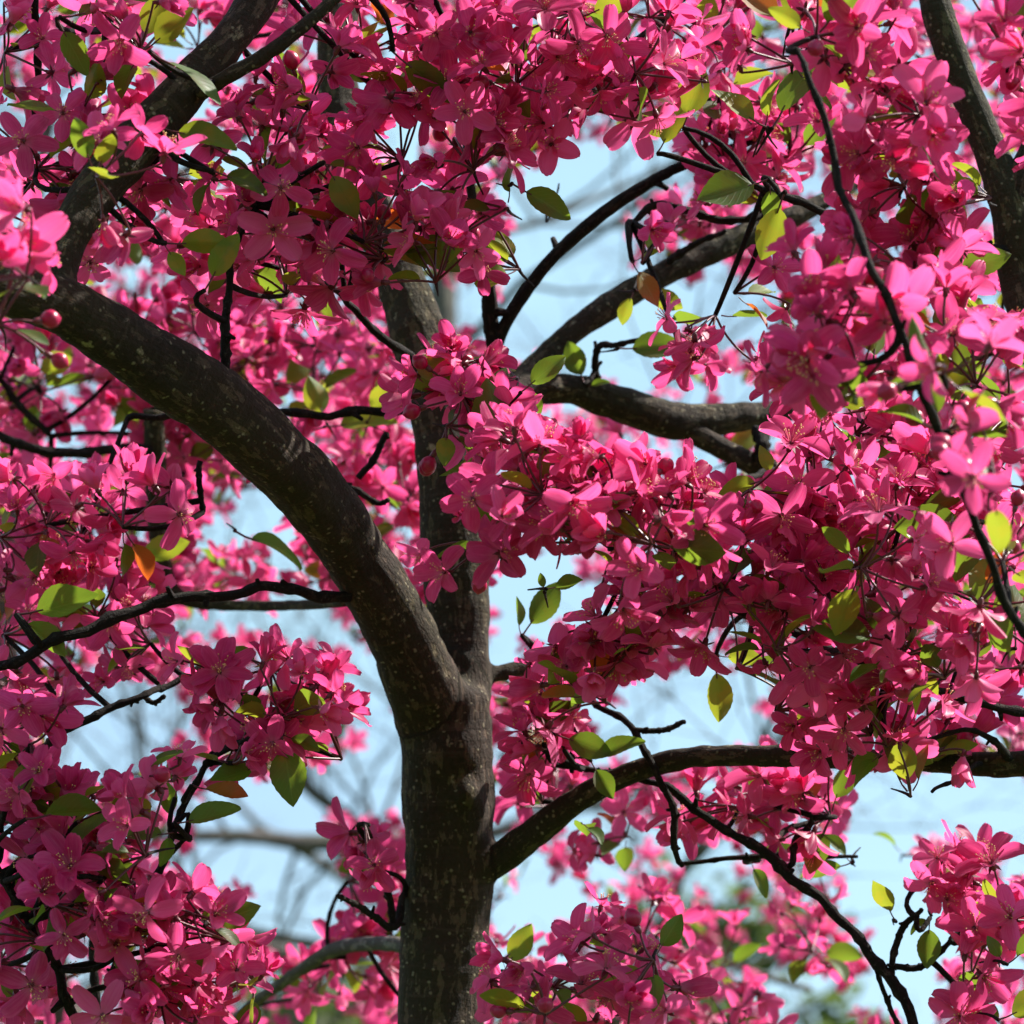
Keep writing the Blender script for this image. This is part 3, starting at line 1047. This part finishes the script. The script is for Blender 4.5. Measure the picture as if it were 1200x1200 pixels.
def nearest_wood(p):
    dd = np.linalg.norm(WP[:, :3] - np.array(p), axis=1)
    i = int(dd.argmin())
    return Vector(WP[i, :3]), dd[i]


def leaf_mats(base, up, n, r, free, margin=20):
    o_ = []
    for _ in range(n * 4):
        if len(o_) >= n:
            break
        dr = (Vector((r.gauss(0, 1), r.gauss(0, 1), r.gauss(0, 1))).normalized() + up * .25).normalized()
        tip = base + dr * .045
        x, y, dd = proj(tip)
        if gap_dist(x, y) < margin or covers_wood(x, y, dd, free):
            continue
        nn_ = (Vector((r.gauss(0, .6), r.gauss(0, .6), 1))).normalized()
        yv = nn_.cross(dr).normalized()
        zv = dr.cross(yv)
        m3 = Matrix((dr, yv, zv)).transposed()
        o_.append((base + dr * .004, m3, r.uniform(.60, 1.0)))
    return o_


def m4(p, m3, s):
    m = m3.to_4x4()
    m = m @ Matrix.Scale(s, 4)
    m.translation = p
    return m


def leaf_kind(r):
    q = r.random()
    return M_LEAF if q < .58 else (M_LEAFLIT if q < .95 else M_LEAFR)


rs = random.Random(77)
extra_f, extra_l, extra_s = [], {m.name: [] for m in (M_LEAF, M_LEAFLIT, M_LEAFR)}, MB()


def stalk_mesh(mb_, base, up, fl, buds, spur):
    for p, nrm, roll, s in list(fl) + list(buds):
        end = p - nrm * .0058 * s
        mid = (base + end) / 2 + (base - end).cross(Vector((.3, .2, .7))) * .08 + up * .004 - nrm * .004
        tube(mb_, bez(base, mid, end, 5, .0009, .00075), 5, 0, caps=False, att=(0, 0, 0))
    if spur is not None:
        tube(mb_, spur, 6, 1, wob=.2, att=None)


def spur_path(base, up, r, maxd=.085):
    q, dd = nearest_wood(base)
    if dd < maxd:
        mid = (base + q) / 2 + Vector((r.gauss(0, .01), r.gauss(0, .01), r.gauss(0, .01)))
        ok = all(gap_dist(*proj(base + (q - base) * f)[:2]) > 4 for f in (.25, .5, .75))
        if ok:
            return bez(q, mid, base, 6, .0022, .0016)
    e = base - up * .012 + FWD * .06
    return bez(e, (e + base) / 2 + up * .006, base, 4, .0005, .0014)


def build_spray(spec, label=None):
    px, py, d, n, s, free = spec
    base, up, fl = spray_layout(px, py, d, n, s, free, rs)
    if not fl:
        return None
    buds = []
    for _ in range(rs.choice((0, 0, 1, 1, 2, 3))):
        dr = (Vector((rs.gauss(0, 1), rs.gauss(0, 1), rs.gauss(0, 1))).normalized() + up * .5).normalized()
        p = base + dr * rs.uniform(.02, .034)
        x, y, dd = proj(p)
        if gap_dist(x, y) > 15 and not covers_wood(x, y, dd, free):
            buds.append((p, dr, 0, rs.uniform(.8, 1.1)))
    mb_ = MB()
    stalk_mesh(mb_, base, up, fl, buds, spur_path(base, up, rs))
    A = mb_.arrays()
    A['v'] = A['v'] - np.array(base)
    me = make_mesh("blossom_cluster", A, [M_PED, M_TWIG], True, "barkco")
    cl = link("blossom_cluster", me, tree, tloc(base))
    for p, nrm, roll, sc_ in fl:
        o_ = link("flower", rs.choice(FL_MESH), cl)
        o_.matrix_local = m4(p - base, frame_from(nrm, roll), sc_)
    for p, nrm, roll, sc_ in buds:
        o_ = link("bud", rs.choice(BUD_MESH), cl)
        o_.matrix_local = m4(p - base, frame_from(nrm, roll), sc_)
    for p, m3, sc_ in leaf_mats(base, up, rs.choice((2, 3, 3, 4, 5)), rs, free):
        o_ = link("leaf", rs.choice(LEAF_MESH[leaf_kind(rs).name]), cl)
        o_.matrix_local = m4(p - base, m3, sc_)
    return cl


# the ones that show largest become parts, the rest goes into one mass
order = sorted(range(N_PART), key=lambda i: (-CLUSTERS[i][5], CLUSTERS[i][2] - .004 * CLUSTERS[i][3] + (0 if 0 < CLUSTERS[i][0] < 1200 else 1)))
part_ids = set(order[:100])


def mass_spray(spec, lean=None, facing=.15, lf=2, margin=34, stalks=True, hi=False):
    px, py, d, n, s, free = spec
    base, up, fl = spray_layout(px, py, d, n, s, free, rs, lean, margin, facing)
    src = FL_HI if hi else FL_LO
    for p, nrm, roll, sc_ in fl:
        extra_f.append((src[rs.randrange(len(src))], m4(p, frame_from(nrm, roll), sc_), rs.random()))
    if stalks and fl:
        stalk_mesh(extra_s, base, up, fl, [], spur_path(base, up, rs, .12))
    for p, m3, sc_ in leaf_mats(base, up, lf, rs, free):
        k_ = leaf_kind(rs).name
        extra_l[k_].append((LF_LO[rs.randrange(6)], m4(p, m3, sc_), rs.random()))


for i in range(N_PART):
    if i in part_ids:
        build_spray(CLUSTERS[i])
    else:
        mass_spray(CLUSTERS[i], hi=True)


def scatter(n, x0, x1, y0, y1, d0, d1, nf, mind, r):
    pts = []
    tries = 0
    while len(pts) < n and tries < n * 30:
        tries += 1
        x, y = r.uniform(x0, x1), r.uniform(y0, y1)
        if gap_dist(x, y) < 20:
            continue
        if any(math.hypot(x - a, y - b) < mind for a, b, *_ in pts):
            continue
        pts.append((x, y, r.uniform(d0, d1), nf, 1.0, 0))
    return pts


r2 = random.Random(9)
for spec in scatter(125, -60, 1260, -60, 1260, 2.5, 3.0, 7, 66, r2):
    mass_spray(spec, lf=3)
for spec in scatter(46, 10, 490, 350, 700, 2.6, 3.5, 8, 44, r2) + [(430, 1040, 2.6, 8, 1, 0), (450, 1090, 2.6, 8, 1, 0), (400, 1130, 2.7, 7, 1, 0)]:
    mass_spray(spec, lf=3)
# unseen sprays added above and beside the picture to shade it
for spec in scatter(30, -260, 620, -540, -150, 1.45, 2.3, 9, 66, r2):
    mass_spray(spec, lf=2, stalks=False)
for spec in scatter(2, 700, 1000, -220, -80, 2.4, 2.8, 6, 90, r2):
    mass_spray(spec, lf=2, stalks=False)

for _ in range(170):  # unseen canopy over and behind the camera, added to hold back skylight
    p = Vector((r2.uniform(-2.2, .1), r2.uniform(-1.3, 1.3), r2.uniform(2.75, 3.7)))
    x, y, dd = proj(p)
    up_ = Vector((r2.gauss(0, 1), r2.gauss(0, 1), r2.gauss(0, 1))).normalized()
    for _k in range(6):
        dr = Vector((r2.gauss(0, 1), r2.gauss(0, 1), r2.gauss(0, 1))).normalized()
        extra_f.append((FL_LO[r2.randrange(len(FL_LO))], m4(p + dr * .05, frame_from(dr, r2.uniform(0, 6)), 1.15), r2.random()))


def emit_mass(parent, loc, blossoms, leaves, stalks):
    if blossoms:
        A = merge(blossoms)
        A['v'] = A['v'] - np.array(loc)
        tag(link("blossoms", make_mesh("blossoms", A, FLOWER_MATS), parent), kind="stuff")
    allf = []
    for k_, v_ in leaves.items():
        if v_:
            A = merge(v_)
            A['v'] = A['v'] - np.array(loc)
            allf.append((k_, A))
    if allf:
        mats = [bpy.data.materials[k_] for k_, _ in allf] + [M_PED]
        for i_, (k_, A) in enumerate(allf):
            A['m'] = np.where(A['m'] == 0, i_, len(allf)).astype(np.int32)
        A = merge([(a_, Matrix.Identity(4), None) for _, a_ in allf])
        tag(link("foliage", make_mesh("foliage", A, mats), parent), kind="stuff")
    if stalks.n:
        A = stalks.arrays()
        A['v'] = A['v'] - np.array(loc)
        tag(link("flower_stalks", make_mesh("flower_stalks", A, [M_PED, M_TWIG], True, "barkco"), parent), kind="stuff")


# single leaves the photo shows clearly: px, py, depth, direction (deg, 0 = right, 90 = up), scale, kind, face-on
LEAVES = [
    (725, 408, 2.34, 0, 1.1, 'G', .8), (612, 745, 2.25, 55, 1.15, 'G', .9), (1112, 318, 1.98, -88, 1.45, 'G', .9), (905, 150, 2.0, 60, 1.4, 'G', .9), (900, 150, 2.0, 150, 1.1, 'Y', .8),
    (930, 30, 2.0, 150, 1.3, 'R', .7), (955, 45, 2.0, 70, 1.2, 'R', .6), (965, 55, 2.0, 30, 1.2, 'R', .5), (945, 60, 2.0, 330, 1.1, 'Y', .8), (175, 60, 1.96, 330, 1.45, 'G', .5), (190, 150, 2.0, 345, 1.2, 'Y', .8),
    (240, 1085, 1.99, 20, 1.0, 'G', .9), (205, 935, 2.1, 80, .9, 'G', .9), (330, 860, 2.1, 280, 1.1, 'G', .9), (590, 540, 2.08, 100, 1.5, 'G', .7), (610, 460, 2.05, 40, 1.0, 'G', .9), (1150, 612, 2.02, 185, 1.4, 'G', .9),
    (1020, 440, 2.0, 80, 1.4, 'Y', .7), (275, 622, 2.3, -25, 1.5, 'G', .5), (838, 770, 2.2, -85, 1.2, 'Y', .5), (900, 210, 2.1, 200, 1.2, 'G', .9), (920, 225, 2.1, 250, 1.2, 'Y', .9), (685, 450, 2.4, 110, .8, 'G', .8),
    (70, 20, 2.0, 10, 1.3, 'G', .6), (225, 920, 2.12, -15, 1.0, 'R', .5), (205, 965, 2.1, 10, 1.0, 'G', .6), (205, 975, 2.1, 190, 1.0, 'G', .6), (310, 895, 2.15, 200, 1.0, 'G', .8), (380, 500, 2.5, 5, 1.4, 'Y', .7),
    (430, 495, 2.5, 60, 1.1, 'Y', .7), (1050, 1080, 2.2, 120, .9, 'Y', .7), (1090, 1075, 2.2, 265, .9, 'G', .7), (1000, 1010, 2.3, 200, 1.0, 'G', .5), (590, 1140, 2.2, 60, 1.0, 'Y', .7), (900, 560, 2.1, 200, 1, 'Y', .6),
    (690, 890, 2.2, 20, 1.0, 'G', .7), (610, 870, 2.2, 30, 1.3, 'G', .6), (650, 860, 2.2, 340, 1.1, 'G', .8), (475, 265, 2.08, -40, 1.2, 'G', .9), (600, 215, 2.1, -30, 1.2, 'G', .9), (1170, 545, 2.0, 100, 1.3, 'G', .8),
    (1040, 750, 2.0, 170, 1.2, 'G', .8), (1190, 760, 2.0, 90, 1.2, 'G', .9), (640, 690, 2.1, 10, .6, 'G', .5), (150, 660, 2.4, 20, 1.2, 'Y', .8), (30, 600, 2.3, 40, 1.2, 'G', .7), (1105, 290, 2.2, 70, .9, 'Y', .9),
    (380, 190, 2.06, -60, 1.1, 'Y', .6), (240, 340, 2.0, 60, 1.1, 'Y', .8), (195, 285, 2.0, 0, 1.0, 'Y', .7), (250, 200, 2.0, -20, 1.0, 'G', .8), (770, 180, 2.15, 60, 1.0, 'Y', .8), (800, 150, 2.15, 70, 1.0, 'Y', .7),
    (680, 20, 2.1, 20, 1.1, 'Y', .7), (460, 60, 2.06, -40, 1.3, 'G', .8), (740, 305, 2.25, -60, 1.0, 'R', .8), (745, 340, 2.3, -20, 1.0, 'Y', .8), (1145, 520, 2.0, 10, 1.0, 'R', .5), (20, 720, 2.1, 10, 1.4, 'G', .5),
    (70, 1000, 2.0, -20, 1.3, 'G', .5), (30, 960, 2.0, 10, 1.3, 'G', .5), (120, 1030, 2.0, -60, .9, 'G', .9), (1180, 1130, 2.1, 40, .9, 'G', .6), (1170, 1195, 2.1, 20, 1.1, 'Y', .7), (880, 1010, 2.35, 20, 1, 'G', .6),
]
LEAVES = LEAVES + [(x + rs.uniform(-4, 4), y + rs.uniform(-4, 4), d + .01, ang + rs.choice((-1, 1)) * rs.uniform(45, 110), s * rs.uniform(.55, .8), kd if kd != 'R' else 'Y', rs.uniform(.4, .9))
                   for i, (x, y, d, ang, s, kd, face) in enumerate(LEAVES) if i % 3]
for (x, y, d, ang, s, kd, face) in LEAVES:
    base = P(x, y, d)
    dr = (RGT * math.cos(R(ang)) + UPV * math.sin(R(ang)) + FWD * rs.uniform(-.3, .3)).normalized()
    nn_ = (-FWD * face * (1 if rs.random() < .6 else -1) + Vector((rs.gauss(0, .3), 0, (1 - face) + .2))).normalized()
    yv = nn_.cross(dr).normalized()
    m3 = Matrix((dr, yv, dr.cross(yv))).transposed()
    s *= .9
    mt = {'G': M_LEAF, 'Y': M_LEAFLIT, 'R': M_LEAFR}[kd]
    o_ = link("leaf", rs.choice(LEAF_MESH[mt.name]), tree)
    o_.matrix_local = m4(tloc(base), m3, s)
    tube(extra_s, spur_path(base, dr, rs), 6, 1, wob=.2)
emit_mass(tree, TREE_LOC, extra_f, extra_l, extra_s)
print("leaf parts", len(LEAVES))

# ================================================================== SECOND CRABAPPLE, BEHIND TO THE LEFT
S1 = [(75, 1330, 4.2, 24), (66, 1200, 4.2, 23), (52, 1080, 4.2, 22), (42, 1000, 4.2, 20), (18, 850, 4.2, 17), (2, 700, 4.2, 16), (12, 590, 4.2, 15), (26, 500, 4.2, 13), (33, 400, 4.2, 10), (38, 280, 4.25, 8), (60, 120, 4.3, 6)]
sb = P(75, 1330, 4.2)
T2 = Vector((sb.x + .03, sb.y + .05, 0))
tree2 = bpy.data.objects.new("crabapple_tree", None)
col.objects.link(tree2)
tree2.location = T2
tag(tree2, "second crabapple farther back, blurred pink, its thin grey trunk at far left", "tree")
pth = smooth_path([(T2 + Vector((0, 0, -.05)), .06), (T2 + Vector((0, 0, .3)), .042), (T2 + Vector((0, 0, 1.2)), .036)] + [(P(x, y, d), r * K * d) for x, y, d, r in S1], 6)
mb = MB()
tube(mb, pth, 16, 0, wob=.1)
A = mb.arrays()
A['v'] -= np.array(T2)
link("trunk", make_mesh("trunk", A, [M_GREYBARK], True, "barkco"), tree2)
WOOD_PTS.clear()
reg(pth)
B2 = [
    [(66, 1200, 4.2, 12), (130, 1150, 4.3, 8), (200, 1130, 4.4, 6), (260, 1170, 4.5, 4)],
    [(10, 620, 4.2, 10), (120, 560, 4.3, 8), (240, 540, 4.4, 7), (380, 560, 4.5, 6), (460, 540, 4.6, 5)],
    [(26, 500, 4.2, 6), (42, 455, 4.2, 6), (62, 420, 4.2, 5), (110, 330, 4.3, 4)],
    [(18, 560, 4.2, 6), (50, 505, 4.25, 6), (20, 470, 4.2, 6), (-20, 430, 4.2, 5)],
    [(540, 1330, 4.7, 8), (640, 1160, 4.8, 6), (760, 1110, 4.9, 5), (950, 1160, 5, 4)],
    [(33, 400, 4.2, 8), (150, 250, 4.5, 6), (300, 150, 4.6, 5), (450, 60, 4.6, 4)],
]
for b in B2:
    single("branch", b, M_GREYBARK, 8, tree2, T2)
WP = np.array(WOOD_PTS)
extra_f, extra_l, extra_s = [], {m.name: [] for m in (M_LEAF, M_LEAFLIT, M_LEAFR)}, MB()
r3 = random.Random(21)
for spec in scatter(330, -120, 1320, -60, 1260, 3.7, 4.9, 9, 40, r3):
    mass_spray(spec, lf=2, margin=30)
emit_mass(tree2, T2, extra_f, extra_l, extra_s)


# ================================================================== BARE TREES FAR BEHIND
def bare_tree(x, y, h, r0, label, seed, limbs=()):
    rb = random.Random(seed)
    root = bpy.data.objects.new("bare_tree", None)
    col.objects.link(root)
    root.location = (x, y, 0)
    tag(root, label, "tree", "bare trees behind the blossom")
    tr = MB()
    tp = [(Vector((0, 0, -.1)), r0 * 1.3), (Vector((.0, 0, h * .25)), r0), (Vector((-.02, .05, h * .5)), r0 * .7), (Vector((-.03, 0, h * .8)), r0 * .35), (Vector((-.05, 0, h)), r0 * .1)]
    tpath = smooth_path(tp, 6)
    tube(tr, tpath, 10, 0, wob=.05)
    link("trunk", make_mesh("trunk", tr.arrays(), [M_GREYBARK], True, "barkco"), root)

    def grow(mb_, p, d, ln, r, lev):
        n = 5
        q = Vector(p)
        dd = Vector(d)
        pts = [(q.copy(), r)]
        for i in range(n):
            dd = (dd + Vector((rb.gauss(0, .16), rb.gauss(0, .16), rb.gauss(0, .13) + .03))).normalized()
            q = q + dd * ln / n
            pts.append((q.copy(), r * (1 - .8 * (i + 1) / n)))
        tube(mb_, np.array([[*a, b] for a, b in pts]), 5 if lev < 2 else 3, 0, caps=False)
        if lev < 3:
            for _ in range((6, 5, 4)[lev]):
                i = rb.randrange(1, n + 1)
                a, b = pts[i]
                sd = (dd + Vector((rb.gauss(0, 1), rb.gauss(0, 1), rb.gauss(0, .8))) * .75).normalized()
                grow(mb_, a, sd, ln * rb.uniform(.35, .6), max(b * .55, .0025), lev + 1)

    for i in range(9):
        t_ = rb.uniform(.35, .95)
        q = tpath[int(t_ * (len(tpath) - 1))]
        a = rb.uniform(0, 6.28)
        d = Vector((math.cos(a), math.sin(a), rb.uniform(.1, .8))).normalized()
        m_ = MB()
        grow(m_, q[:3], d, h * rb.uniform(.18, .34), q[3] * .45, 0)
        link("branch", make_mesh("branch", m_.arrays(), [M_GREYBARK], True, "barkco"), root)
    for lst in limbs:
        m_ = MB()
        pp = [Vector(q[:3]) - Vector((x, y, 0)) for q in wpath(lst)]
        wq = wpath(lst)
        wq[:, :3] -= np.array((x, y, 0))
        tube(m_, wq, 8, 0, wob=.1)
        for _ in range(16):
            i = rb.randrange(3, len(wq))
            grow(m_, wq[i, :3], Vector((rb.gauss(0, .5), rb.gauss(0, .5), rb.choice((-1, .8)) * rb.uniform(.4, 1))).normalized(), rb.uniform(.5, 1.2), .008, 1)
        link("branch", make_mesh("branch", m_.arrays(), [M_GREYBARK], True, "barkco"), root)
    return root


bt = P(522, 985, 9.0)
bare_tree(bt.x, bt.y, 7.5, .07, "bare grey tree far behind with a level limb below the hanging blossom", 3,
          [[(515, 990, 9.0, 13), (440, 982, 8.9, 12), (370, 988, 8.8, 11), (290, 980, 8.7, 9), (210, 978, 8.6, 7), (120, 960, 8.5, 5)]])
bt = P(528, 985, 15.0)
bare_tree(bt.x, bt.y, 10.5, .10, "taller bare grey tree whose fine twigs blur in the sky gap at centre", 8)

# ================================================================== GREEN TREES ON THE SKYLINE
m_far = leaf_material("far_leaf", (0.045, 0.075, 0.022), (0.085, 0.12, 0.035), (0.20, 0.28, 0.05), (0.06, 0.06, 0.03))


def leafy_tree(x, y, h, w_, seed, label, conic=False):
    rb = random.Random(seed)
    root = bpy.data.objects.new("leafy_tree", None)
    col.objects.link(root)
    root.location = (x, y, 0)
    tag(root, label, "tree", "green trees on the skyline")
    m_ = MB()
    tube(m_, smooth_path([(Vector((0, 0, -.1)), .24), (Vector((.1, 0, h * .4)), .17), (Vector((0, .1, h * .93)), .03)], 6), 9, 0, wob=.08)
    for _ in range(14):
        z = rb.uniform(.25, .85) * h
        a = rb.uniform(0, 6.28)
        ln = w_ * rb.uniform(.4, .8)
        e = Vector((math.cos(a) * ln, math.sin(a) * ln, z + ln * .5))
        tube(m_, bez(Vector((0, 0, z)), Vector((e.x * .5, e.y * .5, z + ln * .1)), e, 5, .06, .015), 5, 0, caps=False)
    link("trunk", make_mesh("trunk", m_.arrays(), [M_GREYBARK], True, "barkco"), root)
    V_, Fc, At = [], [], []
    clumps = []
    for _ in range(46):
        z = rb.uniform(.22, 1.0)
        rad = w_ * ((1.05 - z) * 1.1 if conic else math.sin(math.pi * (z * .86 + .1)) ** .6)
        a = rb.uniform(0, 6.28)
        q = rad * math.sqrt(rb.random())
        clumps.append((Vector((math.cos(a) * q, math.sin(a) * q, z * h)), rb.uniform(.45, .95) * w_ * .38, rb.random()))
    for cpos, cr_, tn in clumps:
        for _ in range(150):
            p = cpos + Vector((rb.gauss(0, .5), rb.gauss(0, .5), rb.gauss(0, .4))) * cr_
            s = rb.uniform(.06, .13)
            m3 = frame_from(Vector((rb.gauss(0, 1), rb.gauss(0, 1), rb.gauss(0, 1))), rb.uniform(0, 6))
            n0 = len(V_)
            for q in ((-1, -.1, 0), (0, -.6, .12), (1, 0, 0), (0, .6, .12)):
                V_.append(p + m3 @ (Vector(q) * s))
                At.append((tn, .5, .5))
            Fc.append((n0, n0 + 1, n0 + 2, n0 + 3))
    m_ = MB()
    m_.add([tuple(v_) for v_ in V_], Fc, 0, At)
    link("crown", make_mesh("crown", m_.arrays(), [m_far], False), root)


for px, d, h, w_, sd, lb, con in ((370, 26, 5.9, 1.9, 1, "dark green tree low on the skyline left of the forked trunk", False),
                                  (840, 28, 6.9, 1.9, 2, "grey green tree on the skyline below the low right branch", False),
                                  (650, 34, 7.0, 1.8, 3, "pointed green tree on the skyline just right of the forked trunk", True)):
    q = P(px, 1150, d)
    leafy_tree(q.x, q.y, h, w_, sd, lb, con)
